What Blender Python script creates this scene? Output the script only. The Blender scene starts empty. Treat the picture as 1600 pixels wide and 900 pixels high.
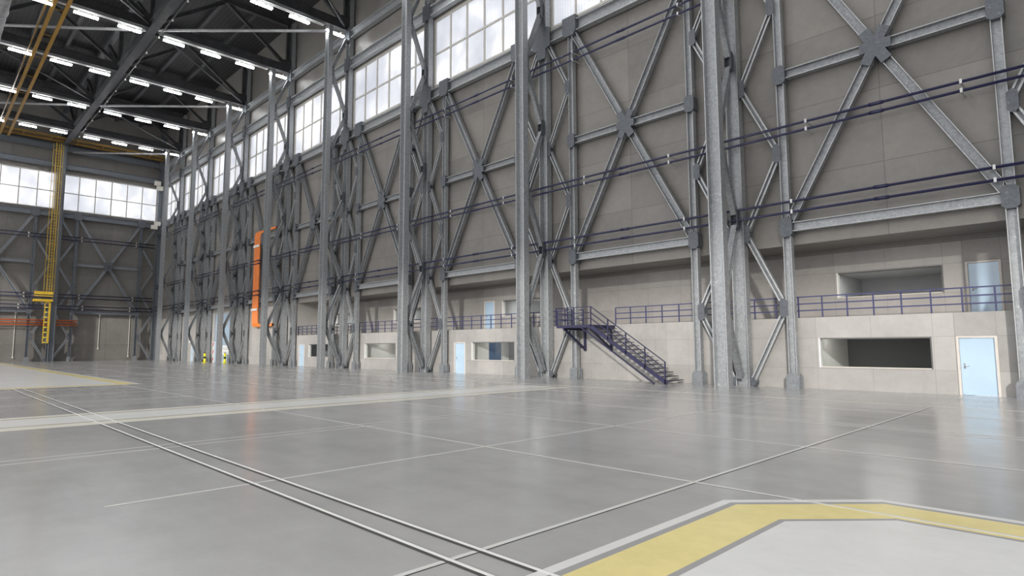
import bpy, math, random
from mathutils import Vector, Matrix
random.seed(7)
PI = math.pi
SC = bpy.context.scene
COL = SC.collection

# ------------------------------------------------------------------ materials
class NT:
    def __init__(s, name):
        s.m = bpy.data.materials.new(name); s.m.use_nodes = True
        s.t = s.m.node_tree; s.t.nodes.clear()
        s.out = s.n('ShaderNodeOutputMaterial')
    def n(s, typ, **kw):
        o = s.t.nodes.new(typ)
        for k, v in kw.items(): setattr(o, k, v)
        return o
    def l(s, a, b): s.t.links.new(a, b)
    def put(s, sock, v):
        if isinstance(v, bpy.types.NodeSocket): s.l(v, sock)
        else: sock.default_value = v
    def math(s, op, a, b=None, c=None):
        o = s.n('ShaderNodeMath', operation=op)
        s.put(o.inputs[0], a)
        if b is not None: s.put(o.inputs[1], b)
        if c is not None: s.put(o.inputs[2], c)
        return o.outputs[0]
    def pos(s):
        g = s.n('ShaderNodeNewGeometry'); x = s.n('ShaderNodeSeparateXYZ')
        s.l(g.outputs['Position'], x.inputs[0])
        return g.outputs['Position'], x.outputs[0], x.outputs[1], x.outputs[2]
    def noise(s, vec, scale, detail=4, rough=.55, stretch=None):
        if stretch:
            mp = s.n('ShaderNodeMapping'); s.l(vec, mp.inputs[0]); mp.inputs['Scale'].default_value = stretch; vec = mp.outputs[0]
        o = s.n('ShaderNodeTexNoise'); s.l(vec, o.inputs['Vector'])
        o.inputs['Scale'].default_value = scale; o.inputs['Detail'].default_value = detail; o.inputs['Roughness'].default_value = rough
        return o.outputs[0]
    def ramp(s, f, stops):
        r = s.n('ShaderNodeValToRGB'); s.l(f, r.inputs[0])
        e = r.color_ramp.elements
        while len(e) < len(stops): e.new(.5)
        for i, (p, c) in enumerate(stops):
            e[i].position = p; e[i].color = (c if len(c) == 4 else (*c, 1))
        return r.outputs[0]
    def mix(s, f, a, b, mode='MIX'):
        o = s.n('ShaderNodeMix', data_type='RGBA', blend_type=mode)
        s.put(o.inputs[0], f)
        for i, v in ((6, a), (7, b)):
            if isinstance(v, tuple) and len(v) == 3: v = (*v, 1)
            s.put(o.inputs[i], v)
        return o.outputs[2]
    def bump(s, h, strength, dist=.02):
        b = s.n('ShaderNodeBump'); s.l(h, b.inputs['Height'])
        b.inputs['Strength'].default_value = strength; b.inputs['Distance'].default_value = dist
        return b.outputs[0]
    def bsdf(s, col, rough=.5, metal=0., normal=None, spec=.5, emis=None, es=0.):
        p = s.n('ShaderNodeBsdfPrincipled')
        if isinstance(col, tuple) and len(col) == 3: col = (*col, 1)
        s.put(p.inputs['Base Color'], col); s.put(p.inputs['Roughness'], rough); s.put(p.inputs['Metallic'], metal)
        p.inputs['Specular IOR Level'].default_value = spec
        if normal is not None: s.l(normal, p.inputs['Normal'])
        if emis: p.inputs['Emission Color'].default_value = (*emis, 1); p.inputs['Emission Strength'].default_value = es
        s.l(p.outputs[0], s.out.inputs[0])
        return p

def simple(name, col, rough=.5, metal=0., var=.12, scale=3., spec=.5):
    t = NT(name); P, x, y, z = t.pos()
    f = t.noise(P, scale)
    c = t.ramp(f, [(.3, tuple(v*(1-var) for v in col)), (.7, tuple(min(1, v*(1+var)) for v in col))])
    t.bsdf(c, rough, metal, spec=spec); return t.m

def galvanised(name, lo, hi, spk, metal=.35, rough=.48):
    t = NT(name); P, x, y, z = t.pos()
    v = t.n('ShaderNodeTexVoronoi'); t.l(P, v.inputs['Vector']); v.inputs['Scale'].default_value = 13.
    w = t.n('ShaderNodeTexWhiteNoise', noise_dimensions='3D'); t.l(v.outputs['Position'], w.inputs[0])
    n1 = t.noise(P, 5., 5, .7)
    f = t.math('ADD', t.math('MULTIPLY', w.outputs[0], .40), t.math('MULTIPLY', n1, .62))
    c = t.ramp(f, [(.2, lo), (.62, hi), (.72, hi), (.80, spk)])
    n2 = t.noise(P, .35, 3)
    c = t.mix(t.math('MULTIPLY', n2, .2), c, tuple(v*.75 for v in lo), 'MIX')
    t.bsdf(c, rough, metal); return t.m

def line_mask(t, coord, offsets, period, width):
    """1 on joints at offsets modulo period"""
    acc = None
    for o in offsets:
        f = t.math('ADD', t.math('SUBTRACT', coord, o), period*100+width*.5)
        f = t.math('MODULO', f, period)
        f = t.math('LESS_THAN', f, width)
        acc = f if acc is None else t.math('MAXIMUM', acc, f)
    return acc

def concrete_panels(name, base, xo, xp, zo, zp, axis='x', jw=.035, rough=.42, bumpy=.25):
    t = NT(name); P, x, y, z = t.pos()
    u = x if axis == 'x' else y
    m = t.math('MAXIMUM', line_mask(t, u, xo, xp, jw), line_mask(t, z, zo, zp, jw))
    # tone per panel
    iu = t.math('FLOOR', t.math('DIVIDE', t.math('SUBTRACT', u, xo[0]), xp/len(xo)))
    iz = t.math('FLOOR', t.math('DIVIDE', t.math('SUBTRACT', z, zo[0]), zp/len(zo)))
    cx = t.n('ShaderNodeCombineXYZ'); t.l(iu, cx.inputs[0]); t.l(iz, cx.inputs[1])
    w = t.n('ShaderNodeTexWhiteNoise', noise_dimensions='2D'); t.l(cx.outputs[0], w.inputs[0])
    n1 = t.noise(P, .55, 6, .6); n2 = t.noise(P, 3.5, 5, .65)
    f = t.math('ADD', t.math('ADD', t.math('MULTIPLY', n1, .55), t.math('MULTIPLY', n2, .25)), t.math('MULTIPLY', w.outputs[0], .2))
    c = t.ramp(f, [(.28, tuple(v*.74 for v in base)), (.72, tuple(v*1.2 for v in base))])
    c = t.mix(t.math('MULTIPLY', m, .55), c, tuple(v*.30 for v in base))
    nb = t.noise(P, 4., 6, .7)
    r = t.ramp(n1, [(.3, (rough-.1,)*3), (.7, (rough+.14,)*3)])
    t.bsdf(c, r, 0., t.bump(nb, bumpy, .03), .5); return t.m

M = {}
M['steel'] = galvanised('galvanised_steel', (.285, .298, .312), (.41, .425, .44), (.68, .70, .72))
M['steel2'] = galvanised('galvanised_steel_braces', (.22, .228, .242), (.335, .35, .365), (.50, .52, .54))
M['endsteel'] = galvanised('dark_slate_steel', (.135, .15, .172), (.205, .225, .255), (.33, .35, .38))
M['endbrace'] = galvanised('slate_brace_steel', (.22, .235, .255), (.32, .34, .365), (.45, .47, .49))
M['edge'] = galvanised('worn_bright_flange_edge', (.42, .43, .44), (.52, .53, .54), (.7, .72, .74))
M['plate'] = galvanised('dull_steel_plate', (.095, .104, .12), (.138, .15, .168), (.24, .25, .27), .3, .5)
M['shoe'] = galvanised('galvanised_base_plate', (.19, .205, .22), (.27, .285, .30), (.38, .40, .41), .3, .5)
M['roofsteel'] = simple('dark_roof_steel', (.055, .056, .060), .5, .2, .25, 1.5)
M['roofgirder'] = simple('grey_roof_girder_steel', (.075, .078, .083), .45, .3, .2, 1.5)
M['pipeblue'] = simple('navy_paint', (.019, .020, .068), .38, 0, .15, 2)
M['railblue'] = simple('blue_rail_paint', (.045, .048, .13), .4, 0, .12, 2)
M['stairblue'] = simple('navy_stair_paint', (.021, .020, .062), .42, 0, .15, 2)
M['clamp'] = simple('zinc_clamp', (.62, .62, .62), .4, .4)
M['orange'] = simple('orange_pipe_paint', (.80, .22, .035), .45, 0, .08, 1)
M['orange2'] = simple('rust_orange_pipe_paint', (.62, .135, .035), .5, 0, .1, 1)
M['yellow'] = simple('yellow_steel_paint', (.24, .13, .014), .45, 0, .1, 1)
M['ladderyellow'] = simple('ladder_yellow_paint', (.62, .40, .03), .45, 0, .1, 1)
M['trayyellow'] = simple('ochre_tray_paint', (.36, .20, .03), .5, 0, .1, 1)
M['walkdeck'] = simple('dark_brown_walkway_deck', (.07, .04, .012), .6, 0, .3, 1)  # plain dark brown between the yellow edge beams
M['brightyellow'] = simple('bright_yellow_paint', (.95, .85, .03), .45, 0, .05, 1)
M['black'] = simple('black_paint', (.02, .02, .022), .5)
M['red'] = simple('red_paint', (.55, .03, .06), .5)
M['white'] = simple('white_paint', (.80, .80, .79), .45, 0, .03)
M['cream'] = simple('cream_window_frame', (.52, .50, .46), .5, 0, .06)
M['creambox'] = simple('cream_cabinet_paint', (.74, .72, .64), .45, 0, .04)
M['doorblue'] = simple('pale_blue_door', (.47, .62, .76), .22, 0, .07, .8, .6)
M['doorblue2'] = simple('pale_blue_lacquer_door', (.42, .56, .70), .10, 0, .07, .8, .8)
M['doordark'] = simple('dark_blue_door', (.07, .12, .22), .3, 0, .1)
M['gateblue'] = simple('blue_grey_gate', (.36, .46, .56), .4, 0, .06, .5)
M['frame'] = simple('door_frame_beige', (.66, .61, .56), .5, 0, .05)
M['jamb'] = simple('white_window_jamb', (.86, .85, .82), .5, 0, .02)
M['roomwall'] = simple('office_wall_paint', (.72, .70, .67), .7, 0, .04)
M['roomdark'] = simple('office_shaded_wall_and_dark_trim', (.13, .13, .13), .7, 0, .05)  # shade of the back office walls put into this grey; also frames, lettering
M['roomgrey'] = simple('office_grey_wall', (.42, .42, .43), .7, 0, .05)
M['chrome'] = simple('steel_handle', (.7, .7, .7), .25, .9)
M['duct'] = simple('grey_duct_sheet', (.34, .34, .35), .6, .1, .25, 1.2)
M['tread'] = simple('dark_stair_tread', (.035, .035, .05), .5)
XJ = [-6.35, -.35]
M['wall_up'] = concrete_panels('wall_concrete_upper', (.222, .209, .193), [-6.35], 6., [9.18], 3.05, 'x', .03, .40, .32)
OX = [-9.27, -7.2, -5.13, -4.45, -3.24]
M['wall_low'] = concrete_panels('wall_concrete_office', (.40, .385, .365), OX, 12., [.87, 2.13], 30., 'x', .012, .5, .12)
M['wall_rec'] = concrete_panels('wall_concrete_gallery', (.36, .34, .32), OX, 12., [3.95, 5.13], 30., 'x', .014, .5, .3)
M['wall_back'] = concrete_panels('wall_concrete_end', (.195, .184, .17), [8.3, 20.6], 24.6, [2.3, 6.6, 14.5], 30., 'y', .04, .5, .2)

def floor_mat():
    t = NT('polished_concrete_floor'); P, x, y, z = t.pos()
    n1 = t.noise(P, .18, 6, .6); n2 = t.noise(P, 1.1, 6, .65, (1, 1, 1)); n3 = t.noise(P, .5, 5, .6, (.35, 1.6, 1))
    f = t.math('ADD', t.math('ADD', t.math('MULTIPLY', n1, .4), t.math('MULTIPLY', n2, .3)), t.math('MULTIPLY', n3, .3))
    c = t.ramp(f, [(.34, (.315, .314, .312)), (.5, (.395, .394, .391)), (.64, (.455, .454, .451))])
    r = t.ramp(t.noise(P, .7, 5, .6, (.6, 1.4, 1)), [(.3, (.17,)*3), (.7, (.23,)*3)])
    nb = t.noise(P, 2.2, 5, .6)
    t.bsdf(c, r, 0., t.bump(nb, .012, .02), 1.); return t.m
M['floor'] = floor_mat()

def paint_mat(name, col, worn=.15, rough=.26):
    t = NT(name); P, x, y, z = t.pos()
    n1 = t.noise(P, .6, 6, .65); n2 = t.noise(P, 6., 4, .6)
    f = t.math('ADD', t.math('MULTIPLY', n1, .7), t.math('MULTIPLY', n2, .3))
    c = t.ramp(f, [(.3, tuple(v*(1-worn) for v in col)), (.7, tuple(min(1, v*(1+worn*.5)) for v in col))])
    t.bsdf(c, rough, 0., spec=.5); return t.m
M['pyellow'] = paint_mat('yellow_floor_paint', (.80, .69, .31))
M['pwhite'] = paint_mat('white_floor_paint', (.72, .72, .71), .1)
M['pwhite2'] = paint_mat('white_floor_line', (.72, .72, .71), .1)
M['pgrey'] = paint_mat('grey_floor_paint', (.36, .36, .36), .1)
M['pcream'] = paint_mat('cream_floor_paint', (.74, .72, .64), .08)
M['polive'] = paint_mat('olive_floor_line', (.36, .35, .25), .08)
M['joint'] = paint_mat('floor_joint_filler', (.66, .66, .64), .1)
M['dark'] = paint_mat('floor_slot_and_rail_shadow', (.05, .05, .05), .1, .6)
M['railsteel'] = simple('bright_floor_rail', (.85, .85, .83), .35, .1, .04)

def pane_mat():
    t = NT('ribbed_translucent_sheet'); P, x, y, z = t.pos()
    s = t.math('ADD', x, y)
    rib = t.math('LESS_THAN', t.math('MODULO', t.math('ADD', s, 400.), .21), .05)
    cloud_glare = t.noise(P, .22, 4, .6, (1, 1, .8))
    c = t.ramp(cloud_glare, [(.35, (.64, .65, .68)), (.52, (.74, .745, .76)), (.66, (.95, .95, .95))])  # bright cloud patches behind the sheet painted into its tint
    c = t.mix(t.math('MULTIPLY', rib, .32), c, (.46, .48, .52))
    tr = t.n('ShaderNodeBsdfTranslucent'); t.l(c, tr.inputs[0])
    tp = t.n('ShaderNodeBsdfTransparent'); t.l(c, tp.inputs[0])
    gl = t.n('ShaderNodeBsdfGlossy'); gl.inputs['Roughness'].default_value = .25; gl.inputs[0].default_value = (.8, .8, .8, 1)
    m1 = t.n('ShaderNodeMixShader'); m1.inputs[0].default_value = .35; t.l(tr.outputs[0], m1.inputs[1]); t.l(tp.outputs[0], m1.inputs[2])
    m2 = t.n('ShaderNodeMixShader'); m2.inputs[0].default_value = .06; t.l(m1.outputs[0], m2.inputs[1]); t.l(gl.outputs[0], m2.inputs[2])
    t.l(m2.outputs[0], t.out.inputs[0]); return t.m
M['pane'] = pane_mat()

def glass_mat():
    t = NT('office_window_glass'); P, x, y, z = t.pos()
    tp = t.n('ShaderNodeBsdfTransparent'); tp.inputs[0].default_value = (.93, .95, .95, 1)
    gl = t.n('ShaderNodeBsdfGlossy'); gl.inputs['Roughness'].default_value = .04
    fr = t.n('ShaderNodeLayerWeight'); fr.inputs[0].default_value = .15
    n = t.noise(P, .5); f = t.math('MULTIPLY', fr.outputs[1], t.math('ADD', t.math('MULTIPLY', n, .1), .25))
    m = t.n('ShaderNodeMixShader'); t.l(f, m.inputs[0]); t.l(tp.outputs[0], m.inputs[1]); t.l(gl.outputs[0], m.inputs[2])
    t.l(m.outputs[0], t.out.inputs[0]); return t.m
M['glass'] = glass_mat()

def tube_mat():
    t = NT('lit_tube_diffuser'); P, x, y, z = t.pos()
    e = t.n('ShaderNodeEmission'); n = t.noise(P, 2.)
    t.l(t.ramp(n, [(.0, (.97, .98, 1.)), (1., (1., 1., 1.))]), e.inputs[0]); e.inputs[1].default_value = LAMP
    t.l(e.outputs[0], t.out.inputs[0]); return t.m
LAMP = 38.
M['tube'] = tube_mat()

def deck_mat():
    t = NT('corrugated_roof_deck'); P, x, y, z = t.pos()
    w = t.math('MULTIPLY', t.math('ADD', t.math('SINE', t.math('MULTIPLY', y, 2*PI/.42)), 1.), .5)
    n = t.noise(P, .4, 4)
    c = t.mix(w, (.006, .0062, .0065), (.028, .0285, .030))  # groove shade of the corrugation painted as stripes on a flat slab
    c = t.mix(t.math('MULTIPLY', n, .5), c, (.015, .015, .016))
    t.bsdf(c, .6, 0.); return t.m
M['deck'] = deck_mat()

# ------------------------------------------------------------------ mesh kit
class MB:
    def __init__(s): s.v = []; s.f = []; s.edge = set()
    def poly_prism(s, pts, ext):
        """pts: planar loop of Vectors, ext: extrusion Vector"""
        n = len(pts); b = len(s.v)
        s.v += [tuple(p) for p in pts] + [tuple(Vector(p)+ext) for p in pts]
        s.f.append(tuple(b+i for i in range(n-1, -1, -1))); s.f.append(tuple(b+n+i for i in range(n)))
        for i in range(n):
            j = (i+1) % n; s.f.append((b+i, b+j, b+n+j, b+n+i))
        return s
    def box(s, x0, x1, y0, y1, z0, z1):
        return s.poly_prism([Vector((x0, y0, z0)), Vector((x1, y0, z0)), Vector((x1, y1, z0)), Vector((x0, y1, z0))], Vector((0, 0, z1-z0)))
    def bar(s, p0, p1, w, d, n):
        """rectangular bar along p0-p1; d = size along n, w = size across"""
        p0 = Vector(p0); p1 = Vector(p1); a = (p1-p0).normalized(); n = Vector(n); n = (n-a*n.dot(a)).normalized(); c = a.cross(n)
        pts = [p0+c*(-w/2)+n*(-d/2), p0+c*(w/2)+n*(-d/2), p0+c*(w/2)+n*(d/2), p0+c*(-w/2)+n*(d/2)]
        return s.poly_prism(pts, p1-p0)
    def ibeam(s, p0, p1, w, d, n, tf=.03, tw=.05, off=.22):
        """flanges +-w/2 across, web facing n, total depth d along n"""
        p0 = Vector(p0); p1 = Vector(p1); a = (p1-p0).normalized(); n = Vector(n); n = (n-a*n.dot(a)).normalized(); c = a.cross(n)
        for sg in (-1, 1):
            o = c*(sg*(w/2-tf/2)); b = len(s.f); s.bar(p0+o, p1+o, tf, d, n); s.edge.add(b+2)
        s.bar(p0+n*(off*d), p1+n*(off*d), w-2*tf, tw, n)
        return s
    def tube(s, path, r, seg=10, cap=True):
        path = [Vector(p) for p in path]; b = len(s.v); N = len(path)
        t0 = (path[1]-path[0]).normalized(); ref = Vector((0, 0, 1)) if abs(t0.z) < .9 else Vector((1, 0, 0))
        u = t0.cross(ref).normalized()
        for i, p in enumerate(path):
            t = ((path[min(i+1, N-1)]-p).normalized()+(p-path[max(i-1, 0)]).normalized())
            t.normalize(); u = (u-t*u.dot(t)).normalized(); w = t.cross(u)
            k = 1.
            if 0 < i < N-1:
                ca = (path[i+1]-p).normalized().dot((p-path[i-1]).normalized()); k = 1/max(.5, math.sqrt((1+ca)/2))
            for j in range(seg):
                an = 2*PI*j/seg; s.v.append(tuple(p+(u*math.cos(an)+w*math.sin(an))*r))
        for i in range(N-1):
            for j in range(seg):
                k = (j+1) % seg; s.f.append((b+i*seg+j, b+i*seg+k, b+(i+1)*seg+k, b+(i+1)*seg+j))
        if cap:
            s.f.append(tuple(b+j for j in range(seg-1, -1, -1))); s.f.append(tuple(b+(N-1)*seg+j for j in range(seg)))
        return s
    def build(s, name, mat, parent=None, smooth=False, loc=None):
        me = bpy.data.meshes.new(name); me.from_pydata(s.v, [], s.f); me.update()
        import bmesh
        bm = bmesh.new(); bm.from_mesh(me); bmesh.ops.recalc_face_normals(bm, faces=bm.faces); bm.to_mesh(me); bm.free()
        me.materials.append(M[mat] if isinstance(mat, str) else mat)
        if s.edge and mat in ('steel', 'steel2'):
            me.materials.append(M['edge'])
            for i in s.edge: me.polygons[i].material_index = 1
        if smooth:
            for p in me.polygons: p.use_smooth = len(p.vertices) == 4
        o = bpy.data.objects.new(name, me); COL.objects.link(o)
        if parent is not None: o.parent = parent
        if loc is not None: o.location = loc
        return o

def tag(o, label=None, cat=None, group=None, kind=None):
    if label and not kind: kind = 'thing'
    for k, v in (('label', label), ('category', cat), ('group', group), ('kind', kind)):
        if v: o[k] = v
    return o
def thing(name, label, cat, loc=(0, 0, 0), rz=0., group=None):
    o = bpy.data.objects.new(name, None); COL.objects.link(o); o.location = loc; o.rotation_euler = (0, 0, rz)
    o.empty_display_size = .1
    return tag(o, label, cat, group, 'thing' if label else None)
def dup(root, loc, rz=0., label=None, group=None):
    r = root.copy(); COL.objects.link(r); r.location = loc; r.rotation_euler = (0, 0, rz)
    if label: r['label'] = label
    if group: r['group'] = group
    for ch in list(root.children):
        c = ch.copy(); COL.objects.link(c); c.parent = r
        for g in list(ch.children):
            d = g.copy(); COL.objects.link(d); d.parent = c
    return r
def struct(name, mb, mat, parent=None):
    o = mb.build(name, mat, parent)
    if parent is None: o['kind'] = 'structure'
    return o
V = Vector
ORD = ['', 'first', 'second', 'third', 'fourth', 'fifth', 'sixth', 'seventh', 'eighth', 'ninth', 'tenth', 'eleventh', 'twelfth', 'thirteenth', 'fourteenth']

# ------------------------------------------------------------------ layout
PITCH = 12.; X0 = -12.3                     # centre of lattice column 0 on the long wall
XC = lambda k: X0-PITCH*k
YW, YP, YREC = 27.3, 26.95, 30.0            # long wall face, post line, gallery wall
XB, XBP = -106.5, -105.75                   # end wall face, its post line
XE = 14.                                    # built extent toward the camera side
ZD, ZT = 30.7, 36.2

# ------------------------------------------------------------------ shell
struct('floor', MB().box(XB-.5, 60, -45, 36, -.3, 0), 'floor')
struct('ceiling', MB().box(XB-.5, 46.4, -45.4, 28.2, 36.8, 37.1), 'deck')
BX0, BX1 = -58., XE                        # office block extent
w = MB()
w.box(BX0, BX1, YW, YW+.35, 6.2, 21.6)     # upper wall over the gallery
w.box(XB, -96.55, YW, YW+.35, 6.2, 21.6).box(-96.55, BX0, YW, YW+.35, 6.2, 21.6)
w.box(XB, BX1, YW, YW+.35, 26.98, 36.8)
struct('wall_long_upper', w, 'wall_up')
w = MB()                                   # plain full-height lower wall beyond the offices, with gate and door openings
w.box(XB, -89.95, YW, YW+.35, 0, 6.2).box(-89.95, -88.75, YW, YW+.35, 2.2, 6.2).box(-88.75, -81.35, YW, YW+.35, 0, 6.2)
w.box(-81.35, -75.2, YW, YW+.35, 6.02, 6.2).box(-75.2, BX0-.3, YW, YW+.35, 0, 6.2)
struct('wall_long_lower', w, 'wall_low')

def wall_with_holes(x0, x1, y, th, z0, z1, holes):
    m = MB(); xs = x0
    for a, b, c, d in sorted(holes):
        m.box(xs, a, y, y+th, z0, z1)
        if c > z0+1e-3: m.box(a, b, y, y+th, z0, c)
        if d < z1-1e-3: m.box(a, b, y, y+th, d, z1)
        xs = b
    m.box(xs, x1, y, y+th, z0, z1); return m
# ground floor openings (x0,x1,z0,z1)
DOORS_G = [(-4.40, -3.26), (-33.36, -32.2), (-57.45, -56.3)]
WINS_G = [(-9.18, -5.18), (-31.5, -27.4), (-45.25, -40.7), (-55.4, -51.6)]
struct('wall_office_front', wall_with_holes(BX0, BX1, YW, .22, 0, 3.0, [(a, b, 0, 2.1) for a, b in DOORS_G]+[(a, b, .9, 2.12) for a, b in WINS_G]), 'wall_low')
DOORS_U = [(-4.36, -3.28), (-33.2, -32.12)]
WINS_U = [(-9.17, -5.14), (-31.3, -27.4), (-45.05, -41.0), (-55.3, -51.4)]
struct('wall_gallery', wall_with_holes(BX0, BX1, YREC, .22, 3.0, 6.2, [(a, b, 3.0, 5.1) for a, b in DOORS_U]+[(a, b, 3.95, 5.1) for a, b in WINS_U]), 'wall_rec')
struct('floor_gallery', MB().box(BX0, BX1, YW+.22, 36, 2.8, 3.0), 'wall_low')
struct('ceiling_gallery', MB().box(BX0, BX1, YW+.35, YREC+.25, 6.2, 6.45), 'wall_up')
struct('trim_1', MB().box(BX0, BX1, YREC-.12, YREC-.001, 6.02, 6.199), 'wall_up')
struct('wall_gallery_end', MB().box(BX0-.3, BX0, YW+.001, 36.5, 0.0, 6.2), 'wall_low')

# office rooms behind the glass
def room(tagname, x0, x1, y0, y1, z0, z1, left, back, ceil_m, fl='roomwall'):
    struct('wall_room_left', MB().box(x0-.1, x0, y0, y1, z0, z1), left)
    struct('wall_room_back', MB().box(x0, x1, y1, y1+.1, z0, z1), back)
    struct('wall_room_right', MB().box(x1, x1+.1, y0, y1, z0, z1), left)
    struct('ceiling_room', MB().box(x0, x1, y0, y1, z1, z1+.06), ceil_m)
    struct('floor_room', MB().box(x0, x1, y0, y1, z0+.001, z0+.05), fl)
YG = YW+.22
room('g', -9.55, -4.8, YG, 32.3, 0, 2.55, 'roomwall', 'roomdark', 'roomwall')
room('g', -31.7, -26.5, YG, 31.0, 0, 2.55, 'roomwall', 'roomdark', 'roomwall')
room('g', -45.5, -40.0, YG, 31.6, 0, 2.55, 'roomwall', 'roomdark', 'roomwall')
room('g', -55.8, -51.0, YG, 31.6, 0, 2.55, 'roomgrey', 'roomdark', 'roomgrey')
def room_fill(x, y, z, e):  # fill light added to brighten the rooms behind the glass
    al = bpy.data.lights.new('room_fill_light', 'AREA'); al.shape = 'RECTANGLE'; al.size = 2.; al.size_y = .4; al.energy = e; al.color = (1, .97, .93)
    ao = bpy.data.objects.new('room_fill_light', al); COL.objects.link(ao); ao.location = (x, y, z)
for x in (-8.2, -30.4, -44.2): room_fill(x, 29.3, 2.5, 20.)
for x in (-8., -30., -44., -54): room_fill(x, 32., 5.24, 55.)
YU = YREC+.22
for a, b in ((-9.7, -4.7), (-31.8, -26.6), (-45.5, -40.2), (-55.8, -51.)):
    room('u', a, b, YU, 35.7, 3.0, 5.28, 'roomgrey', 'roomgrey', 'roomgrey')
# interior dark blue door seen through the window
d = struct('door_9', MB().box(-31.7, -31.66, 29.05, 30.2, .06, 2.15), 'doordark')

def office_window(n, x0, x1, y, z0, z1):
    t = thing('window_%d' % n, None, None, ((x0+x1)/2, y, z0)); t['kind'] = 'structure'
    hw = (x1-x0)/2; h = z1-z0; th = .22
    MB().box(-hw, -hw+.06, -.03, th, 0, h).build('window_jamb', 'jamb', t)
    f = MB().box(hw-.05, hw, -.005, th, 0, h).box(-hw+.06, hw-.05, -.005, th, h-.05, h)
    f.build('window_frame', 'roomdark', t)
    MB().box(-hw+.06, hw-.05, -.03, th, 0, .04).build('window_sill', 'frame', t)
    MB().box(-hw+.06, hw-.05, .12, .13, .04, h-.05).build('window_glass', 'glass', t)
n = 1
for a, b in WINS_G: office_window(n, a, b, YW, .9, 2.12); n += 1
for a, b in WINS_U: office_window(n, a, b, YREC, 3.95, 5.1); n += 1

def make_door(n, x0, x1, y, z0, h, leaf='doorblue', handle_left=True):
    t = thing('door_%d' % n, None, None, ((x0+x1)/2, y, z0)); t['kind'] = 'structure'
    hw = (x1-x0)/2
    f = MB().box(-hw-.03, -hw+.05, -.03, .2, 0, h+.03).box(hw-.05, hw+.03, -.03, .2, 0, h+.03).box(-hw+.05, hw-.05, -.03, .2, h-.03, h+.03)
    f.build('door_frame', 'frame', t)
    l = MB().box(-hw+.055, hw-.055, .05, .09, .01, h-.035).build('door_leaf', leaf, t)
    s = -1 if handle_left else 1
    hx = s*(hw-.17)
    hd = MB().box(hx-.022, hx+.022, .035, .05, .96, 1.14).tube([(hx, .03, 1.05), (hx, -.01, 1.05), (hx-s*.14, -.01, 1.05)], .012, 8)
    hd.build('door_handle', 'chrome', l, True)
make_door(1, *DOORS_G[0], YW, 0, 2.1); make_door(2, *DOORS_G[1], YW, 0, 2.1); make_door(3, *DOORS_G[2], YW, 0, 2.1)
make_door(4, *DOORS_U[0], YREC, 3.0, 2.1, 'doorblue2'); make_door(5, *DOORS_U[1], YREC, 3.0, 2.1, 'doorblue2')
make_door(6, -89.93, -88.77, YW, 0, 2.18)
# big blue gate with its white sign and hazard-striped jamb
g = thing('door_7', None, None, (-78.28, YW, 0)); g['kind'] = 'structure'
MB().box(-2.85, 3.05, .08, .16, .01, 6.0).build('gate_leaf', 'gateblue', g)
gl = MB()
for zz in (1.55, 3.1, 4.55): gl.box(-2.85, 3.05, .07, .08, zz-.015, zz+.015)
gl.build('gate_panel_seam', 'roomgrey', g)
MB().box(-.0, 2.2, .055, .069, .98, 2.1).build('gate_sign', 'white', g)
sg = MB()
for i, zz in enumerate((1.78, 1.60, 1.30)):
    for j in range(4):
        xx = .35+j*.45
        sg.box(xx, xx+.22-.05*(j % 2), .05, .054, zz-.05, zz+.03)
sg.build('sign_lettering', 'roomdark', g)
jm = MB().box(-3.02, -2.72, -.06, .1, 0, 2.6); jo = jm.build('hazard_jamb', 'white', g)
js = MB()
for zz in (.0, .95, 1.9):
    js.poly_prism([V((-3.02, -.064, zz)), V((-2.72, -.064, zz+.34)), V((-2.72, -.064, zz+.74)), V((-3.02, -.064, zz+.40))], V((0, .003, 0)))
js.build('red_stripe', 'red', jo)
MB().box(-3.02, -2.72, -.06, .1, 2.6, 6.02).build('gate_post', 'roomgrey', g)

# end wall
w = MB(); w.box(XB-.35, XB, -45, YW+.3, 0, 21.62).box(XB-.35, XB, -45, YW+.3, 26.98, 36.8)
struct('wall_end', w, 'wall_back')

# ------------------------------------------------------------------ clerestory windows
def clerestory(n, width, panes, loc, rz, skip0=False):
    """local x along the wall, -y toward the hall"""
    t = thing('window_%d' % n, None, None, loc, rz); t['kind'] = 'structure'
    z0, z1, zm = 21.6, 26.98, 24.2; hw = width/2; f = MB()
    f.box(-hw, hw, -.05, .12, z0, z0+.14).box(-hw, hw, -.05, .12, z1-.16, z1).box(-hw, -hw+.12, -.05, .12, z0+.14, z1-.16).box(hw-.12, hw, -.05, .12, z0+.14, z1-.16)
    f.build('window_frame', 'cream', t)
    b = MB(); step = (width-.12)/panes
    for i in range(1, panes):
        x = -hw+.06+i*step; b.box(x-.06, x+.06, -.04, .06, z0+.14, z1-.16)
    b.box(-hw+.12, hw-.12, -.045, .06, zm-.06, zm+.06)
    b.build('glazing_bar', 'cream', t)
    p = MB().box(-hw+.12, hw-.12, .062, .07, z0+.14, z1-.16); p.build('window_sheet', 'pane', t)
n = 20
for k in range(-1, 7):
    clerestory(n, 11.4, 6, (XC(k)-6., YW+.05, 0), 0.); n += 1
clerestory(n, 9.6, 5, (XC(7)-.35-4.85, YW+.05, 0), 0.); n += 1
clerestory(n, 12.3, 6, (XB-.05, 20.25, 0), PI/2); n += 1
clerestory(n, 12.3, 6, (XB-.05, 7.3, 0), PI/2); n += 1

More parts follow.
